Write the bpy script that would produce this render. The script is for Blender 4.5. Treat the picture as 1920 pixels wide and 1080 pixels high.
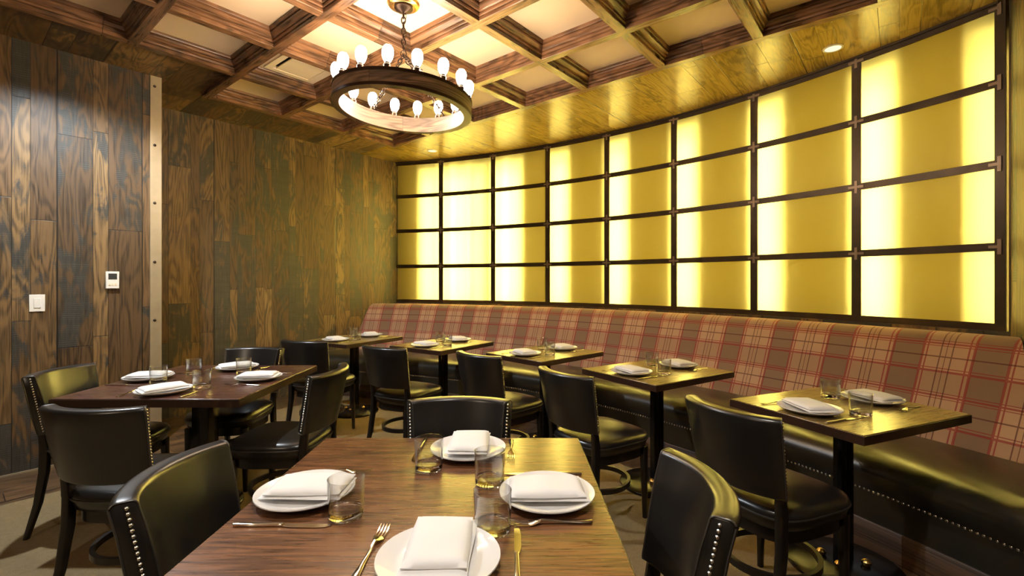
import bpy, bmesh, math, random
from mathutils import Vector, Matrix
PI = math.pi
R = math.radians
sc = bpy.context.scene
C = sc.collection
for o in list(bpy.data.objects):
    bpy.data.objects.remove(o)

# ---------------------------------------------------------------- camera, world, big lights, exposure
CAMH = 1.33
cd = bpy.data.cameras.new('camera'); cam = bpy.data.objects.new('camera', cd); C.objects.link(cam)
cam.location = (0, 0, CAMH); cam.rotation_euler = (PI/2, 0, 0)
cd.sensor_width = 36; cd.lens = 886/1920*36; cd.shift_y = -13/1920; cd.clip_start = 0.02
sc.camera = cam
w = bpy.data.worlds.new('world'); sc.world = w; w.use_nodes = True
w.node_tree.nodes['Background'].inputs[0].default_value = (.9, .8, .65, 1)
w.node_tree.nodes['Background'].inputs[1].default_value = .02
sc.view_settings.view_transform = 'Standard'; sc.view_settings.look = 'None'
sc.view_settings.gamma = 1; sc.view_settings.use_curve_mapping = False
sc.view_settings.exposure = 0.55

def spot(name, loc, target, power, col, size=90, blend=.3, rad=.04):
    l = bpy.data.lights.new(name, 'SPOT'); l.energy = power; l.color = col
    l.spot_size = R(size); l.spot_blend = blend; l.shadow_soft_size = rad
    o = bpy.data.objects.new(name, l); C.objects.link(o); o.location = loc
    d = Vector(target)-Vector(loc); o.rotation_euler = d.to_track_quat('-Z', 'Y').to_euler()
    return o
DL1 = (-2.56, 2.777, 3.052); DL2 = (.02, .66, 3.052)      # recessed lights in two coffers
spot('coffer_downlight_lamp', DL1, (DL1[0], DL1[1], 0), 205, (.88, .95, 1), 140, .5, .035)
spot('coffer_downlight_lamp', DL2, (DL2[0], DL2[1], 0), 95, (1, .94, .84), 110, .6, .035)
pl = bpy.data.lights.new('fill_lamp', 'POINT'); pl.energy = 36; pl.color = (1, .80, .58); pl.shadow_soft_size = .12  # added warm fill light behind the camera, without a fixture
po = bpy.data.objects.new('fill_lamp', pl); C.objects.link(po); po.location = (-2.1, -.75, 2.35)
BULB_E = 76
TUBE_E = 195
SHEET_E = .80

# ---------------------------------------------------------------- node helpers
class NT:
    def __init__(s, name):
        s.m = bpy.data.materials.new(name); s.m.use_nodes = True
        s.t = s.m.node_tree; s.n = s.t.nodes; s.l = s.t.links
        s.b = s.n['Principled BSDF']; s.out = s.n['Material Output']
    def node(s, t, **k):
        n = s.n.new(t)
        for a, v in k.items(): setattr(n, a, v)
        return n
    def inp(s, sock, v):
        if isinstance(v, bpy.types.NodeSocket): s.l.new(v, sock)
        elif v is not None: sock.default_value = v
    def math(s, op, a, b=None, c=None, clamp=False):
        n = s.node('ShaderNodeMath', operation=op); n.use_clamp = clamp
        s.inp(n.inputs[0], a); s.inp(n.inputs[1], b)
        if c is not None: s.inp(n.inputs[2], c)
        return n.outputs[0]
    def coord(s, kind='Object'):
        tc = s.node('ShaderNodeTexCoord'); sp = s.node('ShaderNodeSeparateXYZ')
        s.l.new(tc.outputs[kind], sp.inputs[0]); return sp.outputs
    def comb(s, x, y, z=0.0):
        n = s.node('ShaderNodeCombineXYZ'); s.inp(n.inputs[0], x); s.inp(n.inputs[1], y); s.inp(n.inputs[2], z); return n.outputs[0]
    def noise(s, vec, scale=5, detail=2, rough=.5, dist=0):
        n = s.node('ShaderNodeTexNoise'); s.inp(n.inputs['Vector'], vec)
        n.inputs['Scale'].default_value = scale; n.inputs['Detail'].default_value = detail
        n.inputs['Roughness'].default_value = rough; n.inputs['Distortion'].default_value = dist
        return n.outputs[0]
    def white(s, vec):
        n = s.node('ShaderNodeTexWhiteNoise', noise_dimensions='3D'); s.inp(n.inputs['Vector'], vec); return n.outputs['Value']
    def ramp(s, f, stops, interp='LINEAR'):
        n = s.node('ShaderNodeValToRGB'); s.inp(n.inputs[0], f); cr = n.color_ramp; cr.interpolation = interp
        while len(cr.elements) < len(stops): cr.elements.new(.5)
        for e, (p, c) in zip(cr.elements, stops):
            e.position = p; e.color = (*c, 1) if not isinstance(c, (int, float)) else (c, c, c, 1)
        return n.outputs[0]
    def mix(s, f, a, b, mode='MIX'):
        n = s.node('ShaderNodeMix', data_type='RGBA', blend_type=mode)
        s.inp(n.inputs[0], f)
        for i, v in ((6, a), (7, b)):
            if isinstance(v, tuple) and len(v) == 3: v = (*v, 1)
            s.inp(n.inputs[i], v)
        return n.outputs[2]
    def bump(s, h, strength=.3, dist=.01):
        n = s.node('ShaderNodeBump'); n.inputs['Strength'].default_value = strength; n.inputs['Distance'].default_value = dist
        s.inp(n.inputs['Height'], h); s.l.new(n.outputs[0], s.b.inputs['Normal'])
    def set(s, **k):
        names = dict(col='Base Color', rough='Roughness', metal='Metallic', spec='Specular IOR Level', coat='Coat Weight', crough='Coat Roughness', trans='Transmission Weight', ior='IOR', sheen='Sheen Weight')
        for a, v in k.items():
            if isinstance(v, tuple) and len(v) == 3: v = (*v, 1)
            s.inp(s.b.inputs[names[a]], v)
        return s.m

def simple(name, col, rough=.5, metal=0, var=0.0, scale=20, bump=0, **k):
    t = NT(name)
    co = t.comb(*t.coord())
    c = col
    if var:
        n = t.noise(co, scale, 3)
        c = t.mix(n, tuple(x*(1-var) for x in col), tuple(min(1, x*(1+var)) for x in col))
    if bump: t.bump(t.noise(co, scale*4, 2), bump, .003)
    return t.set(col=c, rough=rough, metal=metal, **k)

def planks(name, ax, al, width, length, browns, char=(.020, .020, .018), charamt=.5, rough=(.35, .6), gap=.02, saw=True, grain=1.0, contrast=1.0, thr=.5):
    """board material: ax = coordinate across the boards, al = along"""
    t = NT(name); co = t.coord(); a0 = co[ax]; b0 = co[al]
    a = t.math('DIVIDE', a0, width)
    a = t.math('ADD', a, t.math('MULTIPLY', t.math('SINE', t.math('MULTIPLY', a, 2.3)), .3))
    idx = t.math('FLOOR', a); fa = t.math('FRACT', a)
    r1 = t.white(t.comb(idx, 3.3, 1.7))
    b = t.math('ADD', t.math('DIVIDE', b0, length), t.math('MULTIPLY', r1, 7.3))
    idb = t.math('FLOOR', b); fb = t.math('FRACT', b)
    r = t.white(t.comb(idx, idb, 5.1)); r2 = t.white(t.comb(idx, idb, 9.4))
    # cathedral grain: contour lines of a stretched noise
    gv = t.comb(t.math('MULTIPLY', a0, 7), t.math('MULTIPLY', b0, 1.1), t.math('MULTIPLY', r, 40))
    g1 = t.noise(gv, 1.0, 2, .45, .3)
    rings = t.math('ADD', t.math('MULTIPLY', t.math('SINE', t.math('MULTIPLY', g1, 75)), .5), .5)
    fv = t.comb(t.math('MULTIPLY', a0, 150), t.math('MULTIPLY', b0, 5), r)
    fine = t.noise(fv, 1.0, 2)
    g = t.math('ADD', t.math('MULTIPLY', rings, .30*grain), t.math('MULTIPLY', fine, .9))
    base = t.ramp(r, [(i/(len(browns)-1), c) for i, c in enumerate(browns)])
    dark = t.mix(1.0, base, tuple([1-.72*contrast]*3), 'MULTIPLY')
    col = t.mix(t.ramp(g, [(.30, 0), (.72, 1)]), dark, base)
    # charred / weathered patches
    pv = t.comb(t.math('MULTIPLY', a0, 5.5), t.math('MULTIPLY', b0, 2.0), t.math('MULTIPLY', r2, 6))
    p = t.noise(pv, 1.0, 4, .62, .9)
    p = t.math('ADD', p, t.math('MULTIPLY', t.math('SUBTRACT', r2, .5), .30)); p = t.math('ADD', p, t.math('MULTIPLY', t.math('SUBTRACT', .5, rings), .05))
    pm = t.ramp(p, [(thr-.04, 0), (thr+.05, 1)])
    cc = t.mix(fine, tuple(x*.6 for x in char), tuple(x*1.9 for x in char))
    if saw:
        sw = t.math('SINE', t.math('MULTIPLY', t.math('ADD', b0, t.math('MULTIPLY', g1, .03)), 420))
        sw = t.ramp(t.math('MULTIPLY', sw, t.noise(t.comb(a0, t.math('MULTIPLY', b0, 14), r), 1.5, 1)), [(.35, 0), (.55, 1)])
        cc = t.mix(t.math('MULTIPLY', sw, .45), cc, tuple(min(1, x*4) for x in char))
    col = t.mix(t.math('MULTIPLY', pm, charamt), col, cc)
    # gaps
    e = t.math('MINIMUM', fa, t.math('SUBTRACT', 1.0, fa)); e2 = t.math('MINIMUM', fb, t.math('SUBTRACT', 1.0, fb))
    e2 = t.math('MULTIPLY', e2, length/width)
    gm = t.ramp(t.math('MINIMUM', e, e2), [(gap*.4, 0), (gap, 1)])
    col = t.mix(gm, t.mix(1.0, col, (.12, .12, .12), 'MULTIPLY'), col)
    rg = t.ramp(fine, [(.2, rough[0]), (.8, rough[1])])
    h = t.math('ADD', t.math('MULTIPLY', g, .35), t.math('MULTIPLY', gm, 1.0))
    t.bump(h, .35, .004)
    return t.set(col=col, rough=rg)

def tablewood(name, ax, al, dark=.6, base=((.15, .056, .022), (.225, .095, .036), (.18, .070, .028))):
    t = NT(name); co = t.coord(); a0 = co[ax]; b0 = co[al]
    a = t.math('DIVIDE', a0, .155); idx = t.math('FLOOR', a); fa = t.math('FRACT', a)
    r = t.white(t.comb(idx, 2.2, 8.1))
    gv = t.comb(t.math('MULTIPLY', a0, 22), t.math('MULTIPLY', b0, 1.7), t.math('MULTIPLY', r, 30))
    g1 = t.noise(gv, 1, 3, .5, .4)
    rings = t.math('ADD', t.math('MULTIPLY', t.math('SINE', t.math('MULTIPLY', g1, 40)), .5), .5)
    fine = t.noise(t.comb(t.math('MULTIPLY', a0, 190), t.math('MULTIPLY', b0, 9), 0), 1, 2)
    g = t.math('ADD', t.math('MULTIPLY', rings, .5), t.math('MULTIPLY', fine, .5))
    bc = t.ramp(r, [(i/2, c) for i, c in enumerate(base)])
    col = t.mix(t.ramp(g, [(.2, 0), (.75, 1)]), t.mix(1.0, bc, (1-dark, 1-dark, 1-dark), 'MULTIPLY'), bc)
    kn = t.noise(t.comb(t.math('MULTIPLY', a0, 9), t.math('MULTIPLY', b0, 2.6), 0), 1, 2)
    col = t.mix(t.ramp(kn, [(.64, 0), (.72, .8)]), col, (.035, .02, .012))
    e = t.math('MINIMUM', fa, t.math('SUBTRACT', 1.0, fa))
    gm = t.ramp(e, [(.004, .55), (.012, 1)])
    col = t.mix(1.0, col, gm, 'MULTIPLY')
    t.bump(g, .06, .002)
    return t.set(col=col, rough=t.ramp(fine, [(.2, .24), (.8, .34)]), coat=.7, crough=.2, spec=.6)

BR = ((.125, .070, .027), (.22, .13, .05), (.085, .048, .021), (.16, .088, .034), (.28, .175, .07))
M = {}
M['wall'] = planks('reclaimed plank wall', 1, 2, .145, 1.55, BR, charamt=.93, thr=.508, char=(.026, .026, .023))
M['wallr'] = planks('reclaimed plank wall recess', 1, 2, .122, 1.35, tuple(tuple(x*.95 for x in c) for c in BR), charamt=.88, thr=.555, char=(.030, .028, .02))
M['wallx'] = planks('reclaimed plank wall across', 0, 2, .145, 1.55, BR, charamt=.85, thr=.52)
M['soffit_l'] = planks('plank soffit left', 1, 0, .21, 1.3, tuple(tuple(1.35*x for x in c) for c in BR), charamt=.7, saw=False, thr=.56)
M['soffit_r'] = planks('plank soffit right', 0, 1, .15, 1.1, ((.38, .25, .06), (.47, .32, .08), (.32, .21, .05), (.42, .28, .07), (.52, .36, .09)), charamt=.35, saw=False, rough=(.16, .28), thr=.64, contrast=.6, gap=.012)
M['floor'] = planks('floor boards', 0, 1, .16, 1.4, ((.10, .055, .026), (.15, .085, .04), (.085, .05, .024), (.12, .07, .034)), charamt=.3, saw=False, rough=(.3, .45), thr=.6)
M['beam_u'] = planks('beam wood', 0, 1, .9, 2.4, ((.20, .098, .048), (.27, .135, .065), (.23, .11, .053)), charamt=.4, saw=False, rough=(.22, .4), gap=.0005, thr=.6)
M['beam_v'] = planks('beam wood across', 1, 0, .9, 2.4, ((.20, .098, .048), (.27, .135, .065), (.23, .11, .053)), charamt=.4, saw=False, rough=(.22, .4), gap=.0005, thr=.6)
M['ring'] = planks('weathered ring wood', 2, 0, .5, 3.0, ((.26, .17, .11), (.34, .23, .15), (.30, .19, .13)), charamt=.5, saw=False, rough=(.35, .55), gap=.0005)
M['tablex'] = tablewood('table walnut grain', 1, 0)
M['tabley'] = tablewood('table wood dark', 1, 0, .5, ((.22, .14, .042), (.30, .195, .06), (.26, .165, .05)))
M['tabler'] = tablewood('table wood reddish', 1, 0, .5, ((.085, .030, .018), (.12, .042, .024), (.10, .035, .02)))
M['edge'] = simple('dark table edge', (.035, .016, .009), .35, var=.3, scale=8)
M['plaster'] = simple('coffer plaster', (.80, .62, .42), .8, var=.06, scale=3, bump=.1)
M['vent'] = simple('vent plaster', (.80, .66, .46), .7)
M['black'] = simple('slot shade black', (.006, .006, .005), .9)  # black for the shade painted into the vent slots
M['strip'] = simple('brushed steel strip', (.42, .34, .22), .45, .5, var=.12, scale=14)
M['steel'] = simple('dark window steel', (.065, .045, .027), .38, .55, var=.3, scale=9, bump=.1)
M['bracket'] = simple('bare weld bracket', (.30, .22, .16), .4, .6, var=.2)
M['metal'] = simple('polished cutlery steel', (.78, .74, .68), .14, 1)
M['nail'] = simple('nickel nailhead', (.80, .80, .78), .22, 1)
M['bolt'] = simple('dark bolt', (.07, .05, .04), .4, .8)
M['brass'] = simple('brass', (.75, .48, .16), .25, 1)
M['bronze'] = simple('dark bronze', (.05, .03, .02), .35, .8)
M['iron'] = simple('black pedestal iron', (.012, .011, .011), .24, .5, var=.2)
M['chairwood'] = simple('espresso chair wood', (.010, .007, .005), .36, 0, var=.3)
def leather(name, col, rough=.3):
    t = NT(name); co = t.comb(*t.coord())
    n = t.noise(co, 190, 3); n2 = t.noise(co, 7, 2)
    t.bump(n2, .35, .004)
    c = t.mix(n2, tuple(x*.75 for x in col), tuple(x*1.3 for x in col))
    return t.set(col=c, rough=rough, spec=.6, coat=.12, crough=.25)
M['leather'] = leather('black leather', (.011, .010, .009), .30)
M['leather_in'] = leather('charcoal leather', (.012, .011, .010), .30)
M['piping'] = leather('leather piping', (.035, .03, .025), .35)
M['seatleather'] = leather('banquette leather', (.022, .019, .013), .30)
M['white'] = simple('white glazed china', (.80, .79, .78), .16, coat=.4)
M['plastic'] = simple('ivory plastic', (.78, .74, .66), .4)
M['screen'] = simple('thermostat screen', (.05, .05, .045), .2)
t = NT('linen'); co = t.comb(*t.coord())
t.bump(t.noise(co, 30, 3), .18, .004); M['linen'] = t.set(col=(.80, .79, .79), rough=.85)
t = NT('clear glass'); M['glass'] = t.set(col=(1, 1, 1), rough=.0, trans=1.0, ior=1.47)
t = NT('thin glass'); tr = t.node('ShaderNodeBsdfTransparent'); tr.inputs[0].default_value = (.96, .965, .96, 1); gg = t.node('ShaderNodeBsdfGlossy'); gg.inputs['Roughness'].default_value = .03
lw = t.node('ShaderNodeLayerWeight'); lw.inputs[0].default_value = .5; mm = t.node('ShaderNodeMixShader')
t.l.new(t.math('ADD', t.math('MULTIPLY', t.math('POWER', lw.outputs['Facing'], 2.3), .98), .08), mm.inputs[0]); t.l.new(tr.outputs[0], mm.inputs[1]); t.l.new(gg.outputs[0], mm.inputs[2]); t.l.new(mm.outputs[0], t.out.inputs[0]); M['thinglass'] = t.m
t = NT('carpet'); co = t.coord(); cv = t.comb(*co)
n = t.noise(cv, 260, 3); n2 = t.noise(cv, 35, 2)
t.bump(n, .6, .006)
M['carpet'] = t.set(col=t.mix(t.math('ADD', t.math('MULTIPLY', n, .7), t.math('MULTIPLY', n2, .3)), (.135, .092, .042), (.33, .25, .14)), rough=.95, spec=.1)
def emit(name, col, s):
    t = NT(name); e = t.node('ShaderNodeEmission'); e.inputs[0].default_value = (*col, 1); e.inputs[1].default_value = s
    t.l.new(e.outputs[0], t.out.inputs[0]); return t.m
M['bulb'] = emit('glowing bulb', (1, .78, .56), BULB_E)
M['tube'] = emit('white tube', (1, .81, .18), TUBE_E)
M['sheet'] = emit('added amber glow', (1, .585, .015), SHEET_E)  # invented even glow behind the panes
M['lens'] = emit('downlight lens', (1, .88, .55), .9)
t = NT('frosted pane'); tr = t.node('ShaderNodeBsdfTranslucent'); tr.inputs[0].default_value = (.86, .84, .78, 1)
gl = t.node('ShaderNodeBsdfPrincipled'); gl.inputs['Base Color'].default_value = (.25, .21, .11, 1); gl.inputs['Roughness'].default_value = .35
mx = t.node('ShaderNodeMixShader'); mx.inputs[0].default_value = .8
t.l.new(gl.outputs[0], mx.inputs[1]); t.l.new(tr.outputs[0], mx.inputs[2]); t.l.new(mx.outputs[0], t.out.inputs[0]); M['pane'] = t.m
M['baffle'] = simple('grey reflector', (.08, .07, .05), .6)

# plaid from the UV map: u = metres along the bench, v = metres up
t = NT('red plaid wool'); co = t.coord('UV'); U, V = co[0], co[1]
def stripes(x, period, spans):
    """returns mask 1 inside any of the spans (fractions of the period)"""
    f = t.math('FRACT', t.math('DIVIDE', x, period)); m = None
    for a, b in spans:
        k = t.math('MULTIPLY', t.math('GREATER_THAN', f, a), t.math('LESS_THAN', f, b))
        m = k if m is None else t.math('MAXIMUM', m, k)
    return m
PU, PV = .385, .31
bandu = stripes(U, PU, [(.02, .40)]); bandv = stripes(V, PV, [(.05, .45)])
col = t.mix(bandu, (.66, .42, .27), (.33, .215, .14))
col = t.mix(t.math('MULTIPLY', bandv, .34), col, (.24, .14, .09))
reds = t.math('MAXIMUM', stripes(U, PU, [(0.0, .032), (.395, .425), (.45, .468), (.945, .965)]), stripes(V, PV, [(.0, .035), (.06, .075), (.45, .49), (.52, .537), (.96, .975)]))
thin = t.math('MAXIMUM', stripes(U, PU, [(.62, .636), (.69, .70), (.76, .776)]), stripes(V, PV, [(.74, .765)]))
col = t.mix(t.math('MULTIPLY', reds, .78), col, (.34, .018, .03))
col = t.mix(t.math('MULTIPLY', thin, .75), col, (.11, .02, .02))
wv = t.noise(t.comb(t.math('MULTIPLY', U, 900), t.math('MULTIPLY', V, 900)), 1, 2)
col = t.mix(1.0, col, t.ramp(wv, [(.2, .75), (.8, 1.15)]), 'MULTIPLY')
t.bump(wv, .3, .002)
M['plaid'] = t.set(col=col, rough=.9, sheen=.2)

# ---------------------------------------------------------------- mesh helpers
def link(name, bm, mat, parent=None, smooth=40, bevel=0):
    me = bpy.data.meshes.new(name); bmesh.ops.recalc_face_normals(bm, faces=bm.faces); bm.to_mesh(me); bm.free()
    me.materials.append(M[mat] if isinstance(mat, str) else mat)
    if smooth:
        for p in me.polygons: p.use_smooth = True
        me.set_sharp_from_angle(angle=R(smooth))
    o = bpy.data.objects.new(name, me); C.objects.link(o)
    if parent is not None: o.parent = parent
    if bevel:
        b = o.modifiers.new('bevel', 'BEVEL'); b.width = bevel; b.segments = 2; b.limit_method = 'ANGLE'
    return o
def tag(o, label, cat, group=None):
    o['label'] = label; o['category'] = cat
    if group: o['group'] = group
    return o
def empty(name, loc=(0, 0, 0), rz=0):
    o = bpy.data.objects.new(name, None); C.objects.link(o); o.location = loc; o.rotation_euler = (0, 0, rz); o.empty_display_size = .1
    return o
def struct(o):
    o['kind'] = 'structure'; return o
def box(bm, x0, x1, y0, y1, z0, z1, mat=None):
    vs = [bm.verts.new((x, y, z)) for z in (z0, z1) for y in (y0, y1) for x in (x0, x1)]
    fs = [bm.faces.new([vs[i] for i in f]) for f in ((0, 2, 3, 1), (4, 5, 7, 6), (0, 1, 5, 4), (2, 6, 7, 3), (0, 4, 6, 2), (1, 3, 7, 5))]
    if mat is not None: bmesh.ops.transform(bm, matrix=mat, verts=vs)
    return vs
def loft(bm, rings, cap0=True, cap1=True, closed=False):
    vr = [[bm.verts.new(p) for p in r] for r in rings]; n = len(rings[0])
    pairs = list(zip(vr, vr[1:])) + ([(vr[-1], vr[0])] if closed else [])
    for a, b in pairs:
        for i in range(n):
            j = (i+1) % n; bm.faces.new((a[i], a[j], b[j], b[i]))
    if not closed:
        if cap0: bm.faces.new(vr[0][::-1])
        if cap1: bm.faces.new(vr[-1])
    return vr
def lathe(bm, prof, n=32, c=(0, 0, 0), capb=True, capt=True):
    rings = [[(c[0]+r*math.cos(2*PI*k/n), c[1]+r*math.sin(2*PI*k/n), c[2]+z) for k in range(n)] for r, z in prof]
    return loft(bm, rings, capb, capt)
def tube(bm, pts, r, n=10, closed=False):
    pts = [Vector(p) for p in pts]; rings = []; m = len(pts); up = Vector((0, 0, 1))
    for i, p in enumerate(pts):
        if closed: d = pts[(i+1) % m]-pts[i-1]
        else: d = pts[min(i+1, m-1)]-pts[max(i-1, 0)]
        d.normalize(); s = d.cross(up)
        if s.length < 1e-3: s = d.cross(Vector((1, 0, 0)))
        s.normalize(); q = s.cross(d); rr = r[i] if isinstance(r, (list, tuple)) else r
        rings.append([p+rr*(math.cos(2*PI*k/n)*s+math.sin(2*PI*k/n)*q) for k in range(n)])
    loft(bm, rings, closed=closed)
def arcpt(r, a, z): return (CX+r*math.cos(a), CY+r*math.sin(a), z)
def arcbar(bm, prof, a0, a1, n):
    """sweep a closed (r,z) profile from angle a0 to a1"""
    loft(bm, [[arcpt(r, a0+(a1-a0)*i/n, z) for r, z in prof] for i in range(n+1)])
def rrect(w, d, r, n=4):
    pts = []
    for cx, cy, a in ((w/2-r, d/2-r, 0), (-w/2+r, d/2-r, 90), (-w/2+r, -d/2+r, 180), (w/2-r, -d/2+r, 270)):
        for k in range(n+1): t_ = R(a+90*k/n); pts.append((cx+r*math.cos(t_), cy+r*math.sin(t_)))
    return pts
def copy_tree(o, parent=None):
    c = o.copy(); C.objects.link(c); c.parent = parent
    for ch in list(kids.get(o.name, [])): copy_tree(ch, c)
    return c
kids = {}
def reg(root):
    """remember the children of a prototype (recursively) for copying"""
    for o in list(C.objects):
        if o.parent is not None: kids.setdefault(o.parent.name, [])
    kids.clear()
    for o in C.objects:
        if o.parent is not None: kids.setdefault(o.parent.name, []).append(o)

# ---------------------------------------------------------------- room (local x = across the room, y = along the plank wall)
TH = .687
def room(name, bm, mat, smooth=0, bevel=0):
    o = link(name, bm, mat, None, smooth, bevel); o.rotation_euler = (0, 0, -TH); return struct(o)
def rp(v, u, z=0):
    return (v*math.cos(TH)+u*math.sin(TH), -v*math.sin(TH)+u*math.cos(TH), z)
SOF, BEAM, PAN = 3.0, 2.96, 3.07
VL, VR_, UB = -4.70, .50, -2.6
bm = bmesh.new(); box(bm, -5.7, .7, UB-.2, 5.6, -.12, 0); room('floor', bm, 'floor')
# carpet set into the board border
CX, CY, CR = -3.07, .348, 6.50
bm = bmesh.new()
pts = [rp(-4.10, UB+.1), rp(.38, UB+.1)]
A0c, A1c = R(20.2), R(74)
for k in range(25):
    a = A0c+(A1c-A0c)*k/24; pts.append((CX+4.93*math.cos(a), CY+4.93*math.sin(a), 0))
pts += [rp(-4.95, 3.3), rp(-4.95, 1.55), rp(-4.10, 1.55)]
vs0 = [bm.verts.new((p[0], p[1], 0)) for p in pts]; vs1 = [bm.verts.new((p[0], p[1], .006)) for p in pts]
bm.faces.new(vs1); bm.faces.new(vs0[::-1])
for i in range(len(pts)):
    j = (i+1) % len(pts); bm.faces.new((vs0[i], vs0[j], vs1[j], vs1[i]))
o = link('carpet', bm, 'carpet', None, 0); tag(o, 'beige speckled carpet covering the middle of the floor', 'carpet')
FL = .006
# walls
bm = bmesh.new(); box(bm, -5.7, VL, UB-.1, 1.10, 0, 3.1); room('wall_left', bm, 'wall')
bm = bmesh.new(); box(bm, -5.7, -5.48, 1.10, 5.5, 0, 3.1); room('wall_left_recess', bm, 'wallr')
bm = bmesh.new(); box(bm, VR_, .64, UB-.1, 4.03, 0, 3.1); room('wall_right', bm, 'wall')
bm = bmesh.new(); box(bm, -5.7, .64, UB-.2, UB-.05, 0, 3.1); room('wall_back', bm, 'wallx')
# baseboards
bm = bmesh.new(); box(bm, VL, VL+.012, UB, 1.10, 0, .012); room('baseboard_left', bm, 'strip')
# steel strip on the end of the projecting wall
bm = bmesh.new(); box(bm, VL-.10, VL+.008, 1.10, 1.178, 0, SOF); tr1 = room('trim_1', bm, 'strip', bevel=.002)
for z in (.07, .54, 1.012, 1.485, 1.966, 2.437, 2.916):
    b = bmesh.new(); lathe(b, [(.011, 0), (.011, .003), (.007, .006), (.0, .006)][:3], 12)
    q = link('bolt', b, 'bolt', tr1); q.rotation_euler = (0, PI/2, 0); q.location = (VL+.008, 1.13, z)
# ceiling: plank soffit round the coffers
G0U, G0V, GS = .857, -4.075, .668
UMIN = G0U-5*GS
bm = bmesh.new()
box(bm, -5.7, G0V, UMIN, G0U+GS, SOF, 3.12); box(bm, -5.7, G0V-GS, G0U+GS, G0U+4*GS, SOF, 3.12)
room('ceiling_soffit_left', bm, 'soffit_l')
bm = bmesh.new(); box(bm, -5.7, .64, G0U+4*GS, 5.5, SOF, 3.12); box(bm, G0V+6*GS, .64, UB-.2, G0U+4*GS, SOF, 3.12)
room('ceiling_soffit_right', bm, 'soffit_r')
bm = bmesh.new(); box(bm, -5.7, G0V+6*GS, UB-.2, UMIN, SOF, 3.12); room('ceiling_soffit_back', bm, 'soffit_l')
bm = bmesh.new(); box(bm, -5.2, 0, UMIN, G0U+4*GS, PAN, 3.16); room('ceiling_coffer_panel', bm, 'plaster')
half = [(.031, BEAM), (.034, BEAM+.004), (.034, BEAM+.020), (.029, BEAM+.022), (.029, BEAM+.026), (.042, BEAM+.030), (.044, BEAM+.040), (.038, BEAM+.043), (.038, BEAM+.047), (.052, BEAM+.052), (.060, BEAM+.062), (.070, BEAM+.068), (.072, BEAM+.078), (.066, BEAM+.081), (.066, BEAM+.085), (.080, BEAM+.089), (.084, BEAM+.098), (.084, PAN+.004)]
prof = half+[(-x, z) for x, z in half[::-1]]
tn = 2
def beam(v0, u0, v1, u1):
    global tn
    bm = bmesh.new()
    if abs(v0-v1) < 1e-6: loft(bm, [[(v0+x, u, z) for x, z in prof] for u in (u0, u1)]); m = 'beam_u'
    else: loft(bm, [[(v, u0+x, z-.0006) for x, z in prof] for v in (v0, v1)]); m = 'beam_v'
    o = room('trim_%d' % tn, bm, m, smooth=30); tn += 1
h_ = .034
for j in range(0, 7): beam(G0V+j*GS, UMIN-h_, G0V+j*GS, G0U+4*GS+h_)
beam(G0V-GS, G0U+GS-h_, G0V-GS, G0U+4*GS+h_)
for i in range(-5, 5): beam(G0V-(GS if i >= 1 else 0)-h_, G0U+i*GS, G0V+6*GS+h_, G0U+i*GS)

# ---------------------------------------------------------------- curved window wall
NB = 8
WA = [1.36196-.121294*i for i in range(NB+1)]      # mullion angles, left to right
ZR = [1.05, 1.535, 2.03, 2.515, 2.975]
A_L, A_R = WA[0], WA[-1]
bm = bmesh.new(); arcbar(bm, [(6.44, 0), (6.56, 0), (6.56, 1.03), (6.44, 1.03)], R(81.5), R(19.5), 40)
struct(link('wall_far', bm, 'wallx', None, 0))
bm = bmesh.new(); arcbar(bm, [(6.78, 0), (6.84, 0), (6.84, 3.0), (6.78, 3.0)], R(82), R(19), 40)
struct(link('wall_far_outer', bm, 'baffle', None, 30))
def bay_t(i, f): return WA[i]+(WA[i+1]-WA[i])*f
tube_at = {0: [(.03, 1), (.74, .9)], 1: [(.08, .9), (.36, 1), (.68, .7)], 2: [(.09, 1), (.35, 1)], 3: [(.17, 1)], 4: [(.13, 1)], 5: [(.12, 1)], 6: [(.11, 1)], 7: [(.12, 1), (.965, .55)]}
def tbar(bm, a, r0, r1, wd, z0, z1):
    """upright bar centred at angle a"""
    c = Vector(arcpt(0, a, 0)); d = Vector((math.cos(a), math.sin(a), 0)); tt = Vector((-math.sin(a), math.cos(a), 0))
    ps = [c+d*r+tt*s for r, s in ((r0, -wd/2), (r1, -wd/2), (r1, wd/2), (r0, wd/2))]
    loft(bm, [[(p.x, p.y, z) for p in ps] for z in (z0, z1)])
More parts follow.
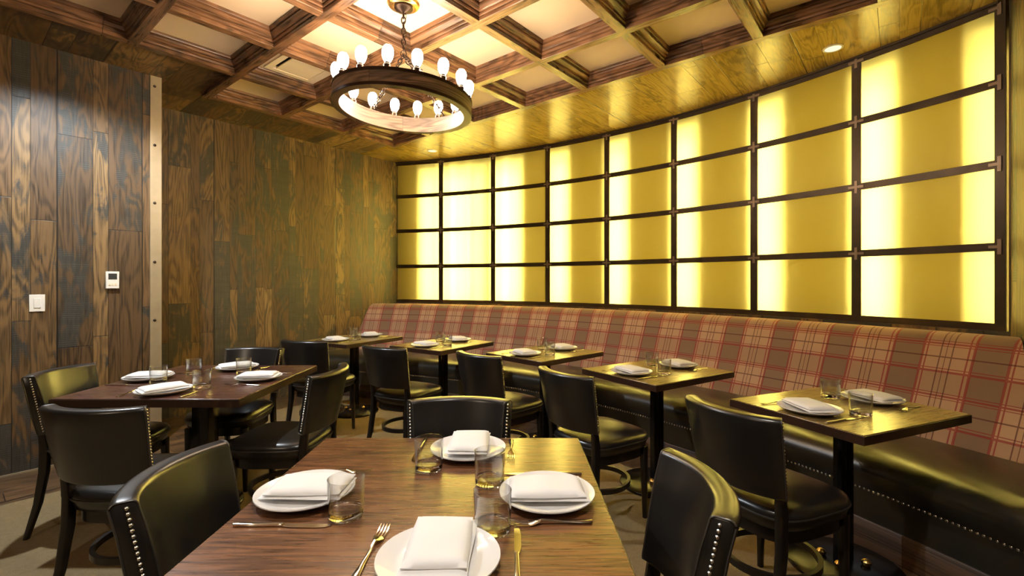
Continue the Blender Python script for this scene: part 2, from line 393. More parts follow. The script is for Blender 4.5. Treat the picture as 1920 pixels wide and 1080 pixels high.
for i in range(NB):
    a0, a1 = WA[i], WA[i+1]
    bm = bmesh.new()
    tbar(bm, a0, 6.475, 6.525, .024, 1.03, 3.0)
    tbar(bm, a0, 6.466, 6.476, .062, 1.03, 3.0)
    if i == NB-1:
        tbar(bm, a1, 6.468, 6.525, .05, 1.03, 3.0); tbar(bm, a1-.012, 6.44, 6.56, .05, 1.0, 3.0)
    for k, z in enumerate(ZR):
        arcbar(bm, [(6.468, z-.025), (6.476, z-.025), (6.476, z-.006), (6.52, z-.006), (6.52, z+.006), (6.476, z+.006), (6.476, z+.025), (6.468, z+.025)], a0, a1, 8)
    if True: arcbar(bm, [(6.45, 2.985), (6.53, 2.985), (6.53, 3.0), (6.45, 3.0)], a0, a1, 8)
    wo = struct(link('window_%d' % (i+1), bm, 'steel', None, 30))
    for k in range(4):
        bm = bmesh.new(); z0, z1 = ZR[k]+.007, ZR[k+1]-.007
        arcbar(bm, [(6.490, z0), (6.494, z0), (6.494, z1), (6.490, z1)], a0-.001, a1+.001, 10)
        link('pane', bm, 'pane', wo, 30)
    for k, z in enumerate(ZR[1:]):
        for aa, sg in ([(a0, 0)] + ([(a1, 1)] if i == NB-1 else [])):
            if i == 0: continue
            bm = bmesh.new(); L = .05; zz = z if k < 3 else z-.012
            e0, e1 = aa-(L if not sg else 0)/6.46, aa+L/6.46
            arcbar(bm, [(6.460, zz-.009), (6.468, zz-.009), (6.468, zz+.009), (6.460, zz+.009)], e0, e1, 2)
            tbar(bm, aa, 6.459, 6.467, .018, zz-.045, min(zz+.045, 2.99))
            link('bracket', bm, 'bracket', wo, 0)
    for f, s in tube_at[i]:
        a = bay_t(i, f)
        bm = bmesh.new(); n = 12; c = Vector(arcpt(6.67, a, 0))
        loft(bm, [[(c.x+.032*s*math.cos(2*PI*k/n), c.y+.032*s*math.sin(2*PI*k/n), z) for k in range(n)] for z in (1.0, 2.78)])
        link('tube_light', bm, 'tube', wo, 30)
        bm = bmesh.new(); arcbar(bm, [(6.562, 2.845), (6.76, 2.845), (6.76, 2.851), (6.562, 2.851)], a-.098/6.6, a+.098/6.6, 2); link('added_baffle', bm, 'baffle', wo, 0)  # hood and dark side plates added to cut off the tube glow
        for sg in (-1, 1):
            if (i == 0 and f < .1 and sg == -1): continue
            bm = bmesh.new(); tbar(bm, a+sg*.098/6.6, 6.562, 6.76, .006, 1.0, 2.98)
            link('added_baffle', bm, 'baffle', wo, 0)
# added glowing sheets between the baffles give the panes their amber tone
cuts = [R(80.5)]
for i in range(NB):
    for f, s in tube_at[i]: cuts += [bay_t(i, f)+.112/6.6, bay_t(i, f)-.112/6.6]
cuts += [A_R-.008]
for k in range(0, len(cuts), 2):
    if cuts[k]-cuts[k+1] > .01:
        bm = bmesh.new(); arcbar(bm, [(6.765, 1.0), (6.775, 1.0), (6.775, 2.98), (6.765, 2.98)], cuts[k], cuts[k+1], 4)
        wi = max(0, min(NB-1, int((WA[0]-(cuts[k]+cuts[k+1])/2)/.121294)))
        link('added_glow_sheet', bm, 'sheet', bpy.data.objects['window_%d' % (wi+1)], 0)
# close the light box top and ends
bm = bmesh.new(); tbar(bm, A_R-.014, 6.47, 6.84, .07, .97, 3.0); struct(link('trim_%d' % tn, bm, 'steel')); tn += 1
bm = bmesh.new(); arcbar(bm, [(6.50, .97), (6.80, .97), (6.80, .99), (6.50, .99)], R(82), R(19), 40); struct(link('trim_%d' % tn, bm, 'baffle')); tn += 1

# ---------------------------------------------------------------- banquette in three lengths
def banquette(a0, a1, label):
    root = empty('banquette', arcpt(5.6, (a0+a1)/2, 0))
    inv = Matrix.Translation(-Vector(root.location))
    N = 16; g = .0012
    def fin(name, bm, mat, sm=50):
        nv = Vector((math.cos(TH), -math.sin(TH), 0))
        for vv, sg in ((.492, 1), (-5.472, -1)):
            g_ = bm.verts[:]+bm.edges[:]+bm.faces[:]
            res = bmesh.ops.bisect_plane(bm, geom=g_, plane_co=nv*vv, plane_no=nv*sg, clear_outer=True)
            ed = [x for x in res['geom_cut'] if isinstance(x, bmesh.types.BMEdge)]
            if ed: bmesh.ops.holes_fill(bm, edges=ed)
        bmesh.ops.transform(bm, matrix=inv, verts=bm.verts); return link(name, bm, mat, root, sm)
    # upholstered back: leaning, rounded top
    bp = [(5.80, .40), (5.83, .46), (5.885, .58), (5.94, .70), (5.995, .83), (6.05, .95), (6.075, .995), (6.10, 1.018), (6.135, 1.03), (6.18, 1.03), (6.215, 1.02), (6.225, .98), (6.225, .40)]
    lens = [0]
    for p, q in zip(bp, bp[1:]): lens.append(lens[-1]+math.dist(p, q))
    bm = bmesh.new(); uvl = bm.loops.layers.uv.new('UVMap')
    rows = []
    e = .012
    cols = [0, .25, .6, 1]; aa = [a0+g/6, a0+.004/6, a0+e/6]+[a0+(a1-a0)*k/N for k in range(1, N)]+[a1-e/6, a1-.004/6, a1-g/6]
    ins = [.012, .004, 0]+[0]*(N-1)+[0, .004, .012]
    for a, d in zip(aa, ins):
        rows.append([bm.verts.new(arcpt(r+d if k < 9 else r, a, z-(d if k >= 5 else 0))) for k, (r, z) in enumerate(bp)])
    for i in range(len(rows)-1):
        for k in range(len(bp)-1):
            f_ = bm.faces.new((rows[i][k], rows[i+1][k], rows[i+1][k+1], rows[i][k+1]))
            for lp, (ii, kk) in zip(f_.loops, ((i, k), (i+1, k), (i+1, k+1), (i, k+1))):
                lp[uvl].uv = (20-aa[ii]*6.0, lens[kk])
    bm.faces.new(rows[0]); bm.faces.new(rows[-1][::-1])
    fin('backrest', bm, 'plaid', 60)
    # seat cushion
    bm = bmesh.new()
    sp = [(5.86, .30), (5.86, .455), (5.70, .468), (5.5, .474), (5.34, .472), (5.27, .462), (5.225, .44), (5.202, .405), (5.20, .37), (5.212, .33), (5.222, .305), (5.26, .30)]
    arcbar(bm, sp, a0+g/5.5, a1-g/5.5, N); fin('seat', bm, 'seatleather', 50)
    bm = bmesh.new(); arcbar(bm, [(5.232, .145), (5.80, .145), (5.80, .30), (5.232, .30)], a0, a1, N); fin('apron', bm, 'seatleather')
    bm = bmesh.new(); arcbar(bm, [(5.222, 0), (5.80, 0), (5.80, .145), (5.226, .145), (5.222, .14)], a0, a1, N); fin('kickboard', bm, 'kick')
    bm = bmesh.new(); n = int((a0-a1)*5.23/.021)
    for k in range(n):
        a = a0+(a1-a0)*(k+.5)/n; c = Vector(arcpt(5.231, a, .293)); d = Vector((-math.cos(a), -math.sin(a), 0)); s = Vector((-math.sin(a), math.cos(a), 0))
        ring = [bm.verts.new(c+.0065*(math.cos(q*PI/3)*s+math.sin(q*PI/3)*Vector((0, 0, 1)))) for q in range(6)]
        tip = bm.verts.new(c+d*.005)
        for q in range(6): bm.faces.new((ring[q], ring[(q+1) % 6], tip))
    fin('nailhead_trim', bm, 'nail')
    tag(root, label, 'banquette', 'curved plaid banquette under the glowing windows')
M['kick'] = planks('kickboard wood', 2, 0, .3, 3, ((.12, .058, .024), (.15, .07, .03)), charamt=.2, saw=False)
banquette(R(85), R(59.6), 'far left length of plaid backed banquette meeting the plank wall')
banquette(R(59.6), R(40.1), 'middle length of plaid backed banquette with black leather seat')
banquette(R(40.1), R(13), 'near right length of plaid backed banquette ending at the right wall')

# ---------------------------------------------------------------- tables
def edge_band(root, sx, sy, T, th):
    bm = bmesh.new(); e = .003
    loft(bm, [[(x*(sx+d), y*(sy+d), z) for x, y in ((-1, -1), (1, -1), (1, 1), (-1, 1))] for d, z in ((.0002, T-th), (e, T-th), (e, T-.004), (.0002, T-.0035))], closed=True)
    link('edge_band', bm, 'edge', root, 0)
def round_base(root, rad, posts, pw, top, cols):
    bm = bmesh.new(); lathe(bm, [(rad, 0), (rad, .012), (rad-.006, .017), (rad*.5, .026), (.10, .030)], 48); link('base_plate', bm, 'iron', root)
    for x in posts:
        bm = bmesh.new(); loft(bm, [[(x+p[0], p[1], z) for p in rrect(pw, pw*1.0, .006, 2)] for z in (.028, top)]); link('column', bm, 'iron', root)
    bm = bmesh.new(); box(bm, -.16, .16, -.05, .05, top-.012, top); box(bm, -.05, .05, -.16, .16, top-.012, top); link('support_plate', bm, 'iron', root)
    for x, y in cols:
        bm = bmesh.new(); lathe(bm, [(.012, .026), (.012, .034), (.019, .036), (.020, .048), (.014, .056), (.006, .060)], 16, (x, y, 0)); link('bolt_cap', bm, 'brass', root)
def square_table(x, y, size, mat, label):
    root = empty('dining_table', (x, y, FL)); s = size/2; T = .75-FL
    bm = bmesh.new(); box(bm, -s, s, -s, s, T-.042, T); link('tabletop', bm, mat, root, 30, .0025); edge_band(root, s, s, T, .042)
    round_base(root, .20, (0,), .10, T-.042, ((.09, -.09), (-.09, -.09), (.09, .09), (-.09, .09)))
    return tag(root, label, 'table', 'square four seat tables')
square_table(-.222, 1.283, .930, 'tablex', 'large walnut table in the foreground with four place settings')
square_table(-1.81, 2.79, .93, 'tabler', 'square dark reddish table beside the plank wall at left')
bt = [  # x, y, angle of the long axis (towards the bench)
    (1.54, 2.196, R(23.0), 'banquette table at the right end nearest the camera'),
    (.946, 3.086, R(33.0), 'second banquette table from the right end'),
    (.272, 3.867, R(43.5), 'middle one of the five banquette tables'),
    (-.64, 4.396, R(56.5), 'banquette table next to the farthest one'),
    (-1.595, 4.782, R(61), 'farthest banquette table beside the plank wall')]
proto = None
for n, (x, y, a, lab) in enumerate(bt):
    if proto is None:
        root = empty('cafe_table', (0, 0, 0)); T = .75-FL
        bm = bmesh.new(); box(bm, -.37, .37, -.305, .305, T-.038, T); link('tabletop', bm, 'tabley', root, 30, .0025); edge_band(root, .37, .305, T, .038)
        round_base(root, .235, (-.024, .024), .042, T-.038, ((-.075, -.03), (-.05, .07), (.05, -.07), (.075, .04)))
        reg(root); proto = root; o = root
    else: o = copy_tree(proto)
    o.location = (x, y, FL); o.rotation_euler = (0, 0, a)
    tag(o, lab, 'table', 'small dark wood tables along the banquette')

# ---------------------------------------------------------------- chairs (front faces +y)
def make_chair():
    root = empty('dining_chair')
    # seat cushion
    def outline(s, n=40):
        pts = []
        for k in range(n):
            t_ = 2*PI*k/n; cx_, sy_ = math.cos(t_), math.sin(t_); e = .52
            x = math.copysign(abs(cx_)**e, cx_); y = math.copysign(abs(sy_)**e, sy_)
            wd = .205+.018*y; yy = .215*y+(.012*(1-x*x) if y > 0 else 0)
            pts.append((x*(wd+s), yy*(1+s/.215)))
        return pts
    bm = bmesh.new()
    lay = [(-.012, .405), (.0, .410), (.004, .43), (.010, .45), (.010, .465), (.002, .480), (-.02, .490), (-.06, .497), (-.11, .501), (-.17, .503)]
    loft(bm, [[(x, y, z) for x, y in outline(s)] for s, z in lay]); link('seat', bm, 'leather', root, 60)
    bm = bmesh.new(); tube(bm, [(x, y, .452) for x, y in outline(.0105, 48)], .0042, 6, True); link('piping', bm, 'piping', root, 60)
    bm = bmesh.new(); loft(bm, [[(x, y, z) for x, y in outline(-.018)] for z in (.355, .405)]); link('seat_frame', bm, 'chairwood', root, 60)
    # curved back
    def bpos(s, t_):      # s -1..1 across, t_ 0..1 up
        wd = .182+.018*t_
        ang = s*.62; rr = wd/math.sin(.62)
        x = rr*math.sin(ang); yb = rr*(1-math.cos(ang))      # ends come forward
        return x, -.245-.062*t_+yb, .535+.305*t_
    th = .026
    sec = []
    def secat(s, shrink=0):
        out = []; hh = 0.305
        pr = []
        for cy_, cz_, a in ((th-.014, 1, 0), (-th+.014, 1, 90), (-th+.010, 0, 180), (th-.010, 0, 270)):
            rad = .016 if cz_ == 1 else .010
            for k in range(5):
                q = R(a+22.5*k); pr.append((cy_+(rad-shrink)*math.cos(q), cz_, (rad-shrink)*math.sin(q)-(rad if cz_ == 1 else -rad)))
        pr2 = []
        for (oy, cz_, oz) in pr: pr2.append((oy, cz_, oz))
        # add mid points along the faces
        full = pr2[:10]+[(-th+shrink*.5-.001, .75, 0), (-th+shrink*.5-.002, .5, 0), (-th+shrink*.5-.001, .25, 0)]+pr2[10:]+[(th+.003-shrink*.5, .25, 0), (th+.005-shrink*.5, .5, 0), (th+.003-shrink*.5, .75, 0)]
        for oy, cz_, oz in full:
            x, y, z = bpos(s, cz_); a = s*.62
            out.append((x-oy*math.sin(a), y+oy*math.cos(a), z+oz))
        return out
    bm = bmesh.new()
    ss = [-1+.0*k for k in ()]
    rings = [secat(-1, .006), secat(-.985, .001)]+[secat(-.97+1.94*k/16) for k in range(17)]+[secat(.985, .001), secat(1, .006)]
    loft(bm, rings); link('backrest', bm, 'leather_in', root, 55)
    for sg in (-1, 1):
        # welt round the end cap and the row of nails
        bm = bmesh.new(); rg = secat(sg*.993, .002); tube(bm, rg[::1], .0028, 6, True); link('piping', bm, 'piping', root, 60)
        bm = bmesh.new(); a = sg*.62; nx = Vector((math.cos(a)*sg, math.sin(a)*sg, 0)); sd = Vector((-math.sin(a), math.cos(a), 0))
        for k in range(22):
            tt = .06+.885*k/21; c = Vector(bpos(sg*1.0, tt))+sd*.002; up = Vector((0, 0, 1)); r0 = .0050
            r1 = [bm.verts.new(c+r0*(math.cos(q*PI/4)*sd+math.sin(q*PI/4)*up)) for q in range(8)]
            r2 = [bm.verts.new(c+nx*.0035+r0*.7*(math.cos(q*PI/4)*sd+math.sin(q*PI/4)*up)) for q in range(8)]
            tip = bm.verts.new(c+nx*.005)
            for q in range(8):
                bm.faces.new((r1[q], r1[(q+1) % 8], r2[(q+1) % 8], r2[q])); bm.faces.new((r2[q], r2[(q+1) % 8], tip))
        link('nailhead_trim', bm, 'nail', root, 60)
    # legs
    for sg in (-1, 1):
        bm = bmesh.new(); loft(bm, [[(sg*x0+p[0], y0+p[1], z) for p in rrect(wd, wd, .005, 2)] for x0, y0, wd, z in ((.182, .182, .022, 0), (.178, .18, .030, .25), (.176, .178, .036, .40))])
        link('leg', bm, 'chairwood', root, 50)
        bm = bmesh.new(); loft(bm, [[(sg*x0+p[0], y0+p[1], z) for p in rrect(wd, dp, .005, 2)] for x0, y0, wd, dp, z in ((.178, -.275, .022, .024, 0), (.172, -.222, .028, .032, .18), (.168, -.196, .030, .040, .34), (.166, -.192, .030, .042, .46), (.168, -.204, .028, .032, .56), (.172, -.228, .024, .018, .66))])
        link('leg', bm, 'chairwood', root, 50)
    bm = bmesh.new(); rg = [(.165*math.cos(2*PI*k/40), -.015+.182*math.sin(2*PI*k/40), .205) for k in range(40)]
    rings = []
    for k in range(40):
        a = 2*PI*k/40
        rings.append([((.170+dx)*math.cos(a), -.012+(.186+dx)*math.sin(a), .205+dz) for dx, dz in ((-.009, -.013), (.009, -.013), (.009, .013), (-.009, .013))])
    loft(bm, rings, closed=True); link('stretcher_ring', bm, 'chairwood', root, 50)
    return root
CH = [  # x, y of the backrest centre line, facing angle (deg, 90 = +y), label
    (-.905, 1.235, 3, 'foreground chair at left of the big walnut table, olive sheen on its back'),
    (.480, 1.165, 178, 'foreground chair at right of the big walnut table with its nailhead edge to the camera'),
    (-.215, 1.96, 270, 'low chair back just behind the far edge of the walnut table'),
    (-1.62, 1.80, 87, 'dark chair with its back to the camera at the left table'),
    (-2.51, 2.60, 3, 'chair between the left table and the plank wall'),
    (-.975, 2.60, 176, 'chair seen side on at the right of the left table'),
    (-1.86, 3.44, 270, 'chair tucked at the far side of the left table'),
    (.82, 1.82, 27, 'chair at the nearest banquette table, back towards the camera'),
    (.26, 2.52, 36, 'chair at the second banquette table from the right'),
    (-.245, 3.14, 48, 'chair at the middle banquette table'),
    (-.955, 3.46, 62, 'chair at the next to last banquette table'),
    (-1.70, 3.83, 78, 'chair at the farthest banquette table')]
proto = make_chair(); reg(proto)
for k, (x, y, a, lab) in enumerate(CH):
    o = proto if k == 0 else copy_tree(proto)
    rz = R(a)-PI/2; off = Vector((0, -.285)); cs, sn = math.cos(rz), math.sin(rz)
    ox = x-(off.x*cs-off.y*sn); oy = y-(off.x*sn+off.y*cs)
    o.location = (ox, oy, FL); o.rotation_euler = (0, 0, rz)
    tag(o, lab, 'chair', 'dark leather chairs with nailhead trim')

# ---------------------------------------------------------------- tableware prototypes (diner faces +y)
def mk_plate():
    bm = bmesh.new(); lathe(bm, [(.062, 0), (.064, .003), (.095, .006), (.122, .016), (.127, .020), (.1265, .0225), (.120, .0205), (.094, .011), (.080, .0085), (.03, .008)], 48)
    return link('plate', bm, 'white', None, 50)
def mk_napkin():
    """folded linen: several layers, rounded fold, slightly wavy"""
    root = empty('napkin')
    rnd = random.Random(4)
    def slab(w_, l_, z0, z1, x0=0, y0=0, puff=.006, ph=0, sk=0):
        bm = bmesh.new(); NX, NY = 10, 16; top = []; bot = []
        for j in range(NY+1):
            rt = []; rb = []
            for i in range(NX+1):
                u, v = i/NX*2-1, j/NY*2-1
                ex = 1-.0*abs(v); x = x0+u*w_/2*(1+.02*math.sin(3*v+ph))+sk*v*.5; y = y0+v*l_/2*(1+.012*math.cos(2*u+ph))
                e = max(abs(u), abs(v)); edge = math.sqrt(max(0, 1-e**10))
                zt = z0+(z1-z0)*(.25+.75*edge)+puff*(1-u*u)*(1-v*v)*(.7+.3*math.sin(5*v+ph))
                rt.append(bm.verts.new((x, y, zt))); rb.append(bm.verts.new((x, y, z0+.0005*(1-edge))))
            top.append(rt); bot.append(rb)
        for a in range(NY):
            for b in range(NX):
                bm.faces.new((top[a][b], top[a][b+1], top[a+1][b+1], top[a+1][b])); bm.faces.new((bot[a][b], bot[a+1][b], bot[a+1][b+1], bot[a][b+1]))
        for a in range(NY):
            bm.faces.new((top[a][0], top[a+1][0], bot[a+1][0], bot[a][0])); bm.faces.new((top[a][NX], bot[a][NX], bot[a+1][NX], top[a+1][NX]))
        for b in range(NX):
            bm.faces.new((top[0][b], bot[0][b], bot[0][b+1], top[0][b+1])); bm.faces.new((top[NY][b], top[NY][b+1], bot[NY][b+1], bot[NY][b]))
        return bm
    link('lower_fold', slab(.136, .212, .0215, .030, puff=.002, sk=.004), 'linen', root, 60)
    link('upper_fold', slab(.130, .196, .0300, .040, x0=-.002, y0=.003, puff=.007, ph=1.3, sk=-.004), 'linen', root, 60)
    return root
def strip_mesh(bm, pts, z_thick=.0016):
    """pts: (y, halfwidth, z) along the piece"""
    rings = [[(-w_, y, z), (-w_*.6, y, z+z_thick), (w_*.6, y, z+z_thick), (w_, y, z), (0, y, z-z_thick*.4)] for y, w_, z in pts]
    loft(bm, rings)
def mk_fork():
    root = empty('fork')
    bm = bmesh.new(); strip_mesh(bm, [(-.100, .006, .003), (-.096, .009, .003), (-.07, .0075, .003), (-.03, .0042, .004), (.005, .003, .008), (.025, .0032, .010)], .003); link('handle', bm, 'metal', root, 60)
    bm = bmesh.new(); strip_mesh(bm, [(.024, .0032, .010), (.032, .009, .008), (.045, .0125, .004), (.054, .0125, .003)], .002)
    for k in range(4):
        x = -.0105+.007*k; rings = []
        for y, z, w_ in ((.052, .003, .0018), (.075, .0025, .0017), (.092, .0055, .0014), (.100, .008, .0008)):
            rings.append([(x-w_, y, z), (x+w_, y, z), (x+w_, y, z+.002), (x-w_, y, z+.002)])
        loft(bm, rings)
    link('tines', bm, 'metal', root, 60)
    return root
def mk_knife():
    root = empty('knife')
    bm = bmesh.new(); loft(bm, [[(p[0], y, .0045+p[1]*.8) for p in rrect(w_, .009, .003, 2)] for y, w_ in ((-.115, .008), (-.112, .013), (-.06, .012), (-.01, .0105), (.0, .009), (.004, .012))]); link('handle', bm, 'metal', root, 60)
    bm = bmesh.new(); loft(bm, [[(-.005, y, z0), (w_, y, z0+.0004), (w_, y, z0+.001), (-.005, y, z0+.0022)] for y, w_, z0 in ((.003, .006, .003), (.03, .010, .002), (.08, .0105, .001), (.105, .008, .001), (.118, .0, .001))]); link('blade', bm, 'metal', root, 60)
    return root
def mk_glass():
    root = empty('tumbler')
    bm = bmesh.new(); lathe(bm, [(.0418, .018), (.0445, .094), (.0443, .0955), (.0436, .0955), (.0430, .094), (.0405, .0205)], 40, capb=False, capt=False); link('wall', bm, 'thinglass', root, 40)
    bm = bmesh.new(); lathe(bm, [(.036, 0), (.040, .002), (.0412, .008), (.0418, .018), (.0405, .0205), (.034, .0185), (.020, .0175)], 40); link('base', bm, 'glass', root, 40)
    return root
PR = dict(plate=mk_plate(), napkin=mk_napkin(), fork=mk_fork(), knife=mk_knife(), tumbler=mk_glass()); reg(None)
used = set()
def put(kind, x, y, z, rz, label, cat, group):
    p = PR[kind]
    if kind in used: o = copy_tree(p)
    else: o = p; used.add(kind)
    o.location = (x, y, z); o.rotation_euler = (0, 0, rz); return tag(o, label, cat, group)
TZ = .7502
GR = dict(plate='white plates on the tables', napkin='folded white napkins on the plates', fork='forks beside the plates', knife='knives beside the plates', tumbler='short clear tumblers on the tables')
def setting(cx, cy, ca, r, phi, where, dnap=0, forkd=.165, knifed=.165, doff=(0, 0), plate_off=(0, 0), nrot=0, fr=0, kr=0, fy=0, ky=0):
    """place setting at distance r from the table centre, diner sitting at angle phi (table frame ca)"""
    a = ca+phi; d = Vector((math.cos(a), math.sin(a))); p = Vector((cx, cy))+d*r+Vector(plate_off)
    rz = a+PI/2                           # local +y looks towards the table centre
    rt = Vector((math.cos(rz), math.sin(rz))); fw = Vector((-math.sin(rz), math.cos(rz)))
    put('plate', p.x, p.y, TZ, rz, 'white plate '+where, 'plate', GR['plate'])
    q = p+fw*dnap; put('napkin', q.x, q.y, TZ, rz+nrot, 'folded white napkin on the plate '+where, 'napkin', GR['napkin'])
    q = p-rt*forkd+fw*fy; put('fork', q.x, q.y, TZ, rz+fr, 'steel fork beside the plate '+where, 'fork', GR['fork'])
    q = p+rt*knifed+fw*ky; put('knife', q.x, q.y, TZ, rz+kr, 'steel knife beside the plate '+where, 'knife', GR['knife'])
fx, fyy = -.222, 1.283
W = 'of the foreground walnut table'
setting(fx, fyy, 0, .317, -PI/2, 'at the near side '+W, dnap=.03, plate_off=(.072, 0), forkd=.152, knifed=.160, fr=R(-3), fy=.045, ky=.03)
setting(fx, fyy, 0, .335, PI, 'at the left side '+W, plate_off=(.002, -.01), knifed=.155, forkd=.155, fy=.03, ky=.01, dnap=.01)
setting(fx, fyy, 0, .315, PI/2, 'at the far side '+W, plate_off=(.074, 0), knifed=.168, forkd=.145, fy=-.02, ky=-.03, dnap=-.03)
setting(fx, fyy, 0, .315, 0, 'at the right side '+W, plate_off=(0, -.02), forkd=.135, knifed=.152, fr=R(4), dnap=0)
for (x, y, lab) in ((-.409, 1.165, 'in front of the left plate'), (-.256, 1.456, 'to the left of the far plate'), (-.064, 1.352, 'behind the nearest tumbler'), (-.045, 1.098, 'between the near and right plates')):
    put('tumbler', x, y, TZ, 0, 'clear tumbler on the foreground walnut table '+lab, 'glass', GR['tumbler'])
fx, fyy = -1.81, 2.79
W = 'of the table by plank wall'
setting(fx, fyy, 0, .335, -PI/2, 'at the near side '+W, fr=R(3), nrot=R(-40))
setting(fx, fyy, 0, .335, PI, 'at the left side '+W, nrot=R(8))
setting(fx, fyy, 0, .325, PI/2, 'at the far side '+W, nrot=R(-50))
setting(fx, fyy, 0, .315, 0, 'at the right side '+W, nrot=R(10))
for (x, y, lab) in ((-.21, -.09, 'beside the left plate'), (-.17, .15, 'near the far left corner'), (.13, -.23, 'beside the near plate'), (.13, .17, 'between the far and right plates')):
    put('tumbler', fx+x, fyy+y, TZ, 0, 'clear tumbler on the table by the plank wall '+lab, 'glass', GR['tumbler'])
TD = ['of the nearest bench table', 'of the second bench table', 'of the middle bench table', 'of the fourth bench table', 'of the farthest bench table']
for n, (x, y, a, lab) in enumerate(bt):
    setting(x, y, a, .235, PI, 'at the chair side '+TD[n], forkd=.155, knifed=.15, nrot=R(68+9*(n % 2)), fr=R(-4), dnap=.005)
    setting(x, y, a, .215, 0, 'at the bench side '+TD[n], forkd=.155, knifed=.15, nrot=R(80-7*n), fr=R(5), dnap=-.005)
    for (dx, dy, lb) in ((.10, .125, 'farther back'), (-.085, -.125, 'nearer the camera')):
        q = Vector((math.cos(a)*dx-math.sin(a)*dy, math.sin(a)*dx+math.cos(a)*dy))
        put('tumbler', x+q.x, y+q.y, TZ, 0, 'clear tumbler '+TD[n].replace('of', 'on', 1)+', the one '+lb, 'glass', GR['tumbler'])

# ---------------------------------------------------------------- chandelier
cxy = rp(G0V+2.5*GS, G0U+1.5*GS)
root = empty('ring_chandelier', (cxy[0], cxy[1], PAN))
tag(root, 'round wood ring chandelier with sixteen glowing bulbs hung from a chain', 'chandelier')
bm = bmesh.new(); lathe(bm, [(.098, 0), (.100, -.006), (.092, -.016), (.070, -.020), (.066, -.024)][::-1], 40); link('canopy', bm, 'brass', root)
bm = bmesh.new(); lathe(bm, [(.012, -.062), (.020, -.055), (.045, -.046), (.058, -.034), (.058, -.024)], 32); link('canopy_cup', bm, 'bronze', root)
RT = CAMH+1.155-PAN; RB = CAMH+1.055-PAN; RR = .425
tilt = empty('ring_frame', (0, 0, 0)); tilt.parent = root
def tl(p):
    """tilt of the hanging ring: left side higher"""
    v = Vector(p); c = Vector((0, 0, (RT+RB)/2)); return (Matrix.Rotation(R(3.2), 4, 'Y') @ (v-c))+c
bpy.data.objects.remove(tilt)
def tl_bm(bm): 
    for v in bm.verts: v.co = tl(v.co)
bm = bmesh.new(); N = 72
loft(bm, [[((RR+dr)*math.cos(2*PI*k/N), (RR+dr)*math.sin(2*PI*k/N), z) for dr, z in ((0, RB), (0, RT), (-.045, RT), (-.045, RB))] for k in range(N)], closed=True)
tl_bm(bm); ringo = link('ring', bm, 'ring', root, 40)
for zz in (RB+.010, RT-.010):
    bm = bmesh.new(); loft(bm, [[((RR+dr)*math.cos(2*PI*k/N), (RR+dr)*math.sin(2*PI*k/N), zz+z) for dr, z in ((-.001, -.008), (.003, -.008), (.003, .008), (-.001, .008))] for k in range(N)], closed=True)
    tl_bm(bm); link('iron_band', bm, 'bronze', root, 40)
for k in range(16):
    a = 2*PI*k/16+PI/2; c = (.4025*math.cos(a), .4025*math.sin(a), RT)
    bm = bmesh.new(); lathe(bm, [(.020, -.002), (.020, .018), (.016, .022), (.016, .030)], 20, c); tl_bm(bm); so = link('bulb_socket', bm, 'bronze', root)
    bm = bmesh.new(); lathe(bm, [(.013, .029), (.020, .040), (.027, .055), (.031, .075), (.031, .092), (.027, .108), (.018, .120), (.006, .1255)], 20, c); tl_bm(bm); link('bulb', bm, 'bulb', root, 80)
def chain(p, q, name='chain'):
    p, q = Vector(p), Vector(q); L = (q-p).length; n = max(1, int(L/.030)); d = (q-p)/n; dn = d.normalized(); bm = bmesh.new()
    s = dn.cross(Vector((0, 1, 0))).normalized(); t2 = s.cross(dn)
    for k in range(n):
        c = p+d*(k+.5); w_ = s if k % 2 else t2; hl = d.length*.66; pts = []
        for m in range(14):
            a = 2*PI*m/14; pts.append(c+dn*hl*math.cos(a)+w_*.0125*math.sin(a))
        nrm = dn.cross(w_); rings = []
        for m in range(14):
            dd = (pts[(m+1) % 14]-pts[m-1]).normalized(); sd = nrm; u_ = dd.cross(sd)
            rings.append([pts[m]+.0040*(math.cos(x*PI/3)*sd+math.sin(x*PI/3)*u_) for x in range(6)])
        loft(bm, rings, closed=True)
    return link(name, bm, 'bronze', root, 60)
HUB = CAMH+1.425-PAN
chain((0, 0, -.055), (0, 0, HUB+.02))
bm = bmesh.new(); tube(bm, [(.018*math.cos(2*PI*k/20), 0, HUB+.018*math.sin(2*PI*k/20)) for k in range(20)], .0035, 6, True); link('hanger_loop', bm, 'bronze', root)
for ad in (-62, 58, 135):
    a = R(ad); e = tl((.385*math.cos(a), .385*math.sin(a), RT+.01))
    chain((0, 0, HUB-.01), e)
    bm = bmesh.new(); c = tl((.380*math.cos(a), .380*math.sin(a), RT)); tube(bm, [c+Vector((0, 0, .012))+Vector((0, .010*math.cos(2*PI*k/12), .010*math.sin(2*PI*k/12))) for k in range(12)], .003, 6, True); link('eye_hook', bm, 'bronze', root)
bm = bmesh.new(); tube(bm, [(.006+.012*math.sin(k*.9), .004*math.cos(k*1.7), -.055+(HUB+.055)*k/16) for k in range(17)], .0022, 6); link('cord', bm, 'bronze', root)

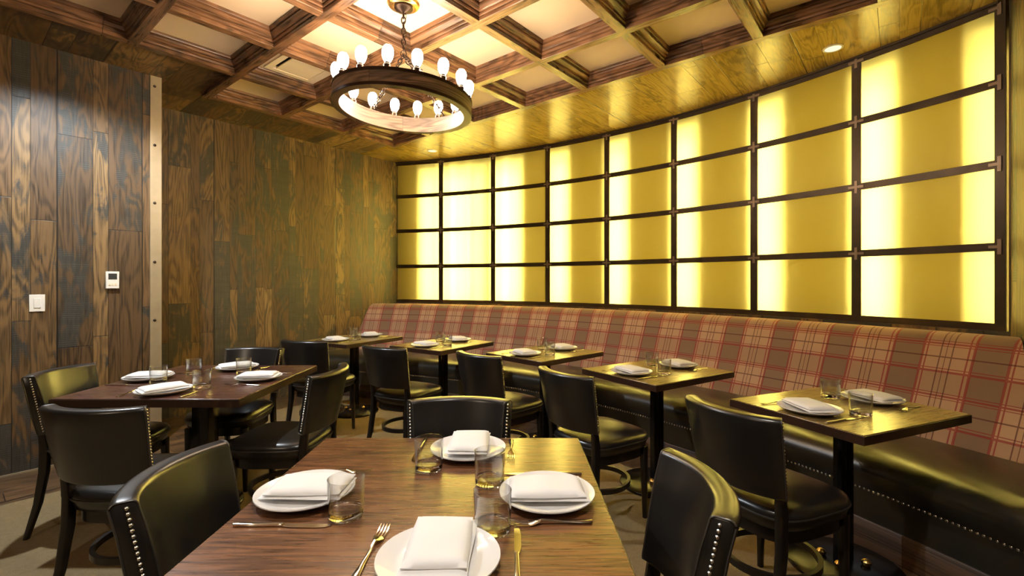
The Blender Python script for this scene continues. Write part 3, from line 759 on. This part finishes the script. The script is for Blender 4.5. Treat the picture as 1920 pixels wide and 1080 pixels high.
# ---------------------------------------------------------------- ceiling and wall fittings
vo = empty('ceiling_vent', rp(G0V+.5*GS, G0U+1.5*GS, PAN), -TH)
tag(vo, 'square cream air vent in a coffer left of the chandelier', 'vent')
bm = bmesh.new(); o_, i_ = .215, .150
for k, (a, b, z) in enumerate(((.235, .195, -.016), (.195, .150, -.030))):
    for s in ((-a, a, b, a), (-a, a, -a, -b), (-a, -b, -b, b), (b, a, -b, b)): box(bm, s[0], s[1], s[2], s[3], z, 0)
link('frame', bm, 'vent', vo, 0)
bm = bmesh.new(); box(bm, -.150, .150, -.150, .150, -.002, 0); link('slot_shade', bm, 'black', vo, 0)  # black sheet stands in for the shade in the vent slots
bm = bmesh.new(); box(bm, -.150, .118, -.118, .150, -.026, -.018); link('diffuser', bm, 'vent', vo, 0)
for (x, y, lab) in ((2.30, 3.386, 'round recessed light in the soffit above the right windows'), (-1.02, 6.05, 'round recessed light in the soffit near the far corner'), (DL1[0], DL1[1], 'round recessed light in a coffer above the left table'), (DL2[0], DL2[1], 'round recessed light in a coffer above the foreground table')):
    t_ = empty('recessed_light', (x, y, PAN if (x, y) in (DL1[:2], DL2[:2]) else SOF)); tag(t_, lab, 'light', 'recessed ceiling lights')
    bm = bmesh.new(); N = 32
    loft(bm, [[(r*math.cos(2*PI*k/N), r*math.sin(2*PI*k/N), z) for r, z in ((.050, -.001), (.064, -.001), (.064, -.005), (.052, -.007))] for k in range(N)], closed=True); link('trim_ring', bm, 'plastic', t_)
    bm = bmesh.new(); lathe(bm, [(.051, -.001), (.051, -.004)], 32); link('lens', bm, 'lens', t_)
# wall plates on the projecting plank wall
def onwall(px_v, u, z): return rp(VL, u, z)
sw = empty('light_switch', rp(VL, .452, 1.175), -TH+0); tag(sw, 'white rocker switch plate low on the left plank wall', 'switch')
bm = bmesh.new(); box(bm, 0, .006, -.040, .040, -.060, .060); link('cover_plate', bm, 'plastic', sw, 30, .002)
bm = bmesh.new(); box(bm, .006, .010, -.017, .017, -.034, .034); link('rocker', bm, 'plastic', sw, 30, .0015)
th_ = empty('thermostat', rp(VL, .862, 1.338), -TH); tag(th_, 'white wall thermostat with grey screen beside the steel strip', 'thermostat')
bm = bmesh.new(); box(bm, 0, .022, -.040, .040, -.066, .066); link('housing', bm, 'plastic', th_, 30, .003)
bm = bmesh.new(); box(bm, .022, .0235, -.026, .026, .006, .050); link('screen', bm, 'screen', th_, 0)
for k in range(3):
    bm = bmesh.new(); box(bm, .022, .025, -.024+.018*k, -.012+.018*k, -.040, -.026); link('button', bm, 'vent', th_, 0)
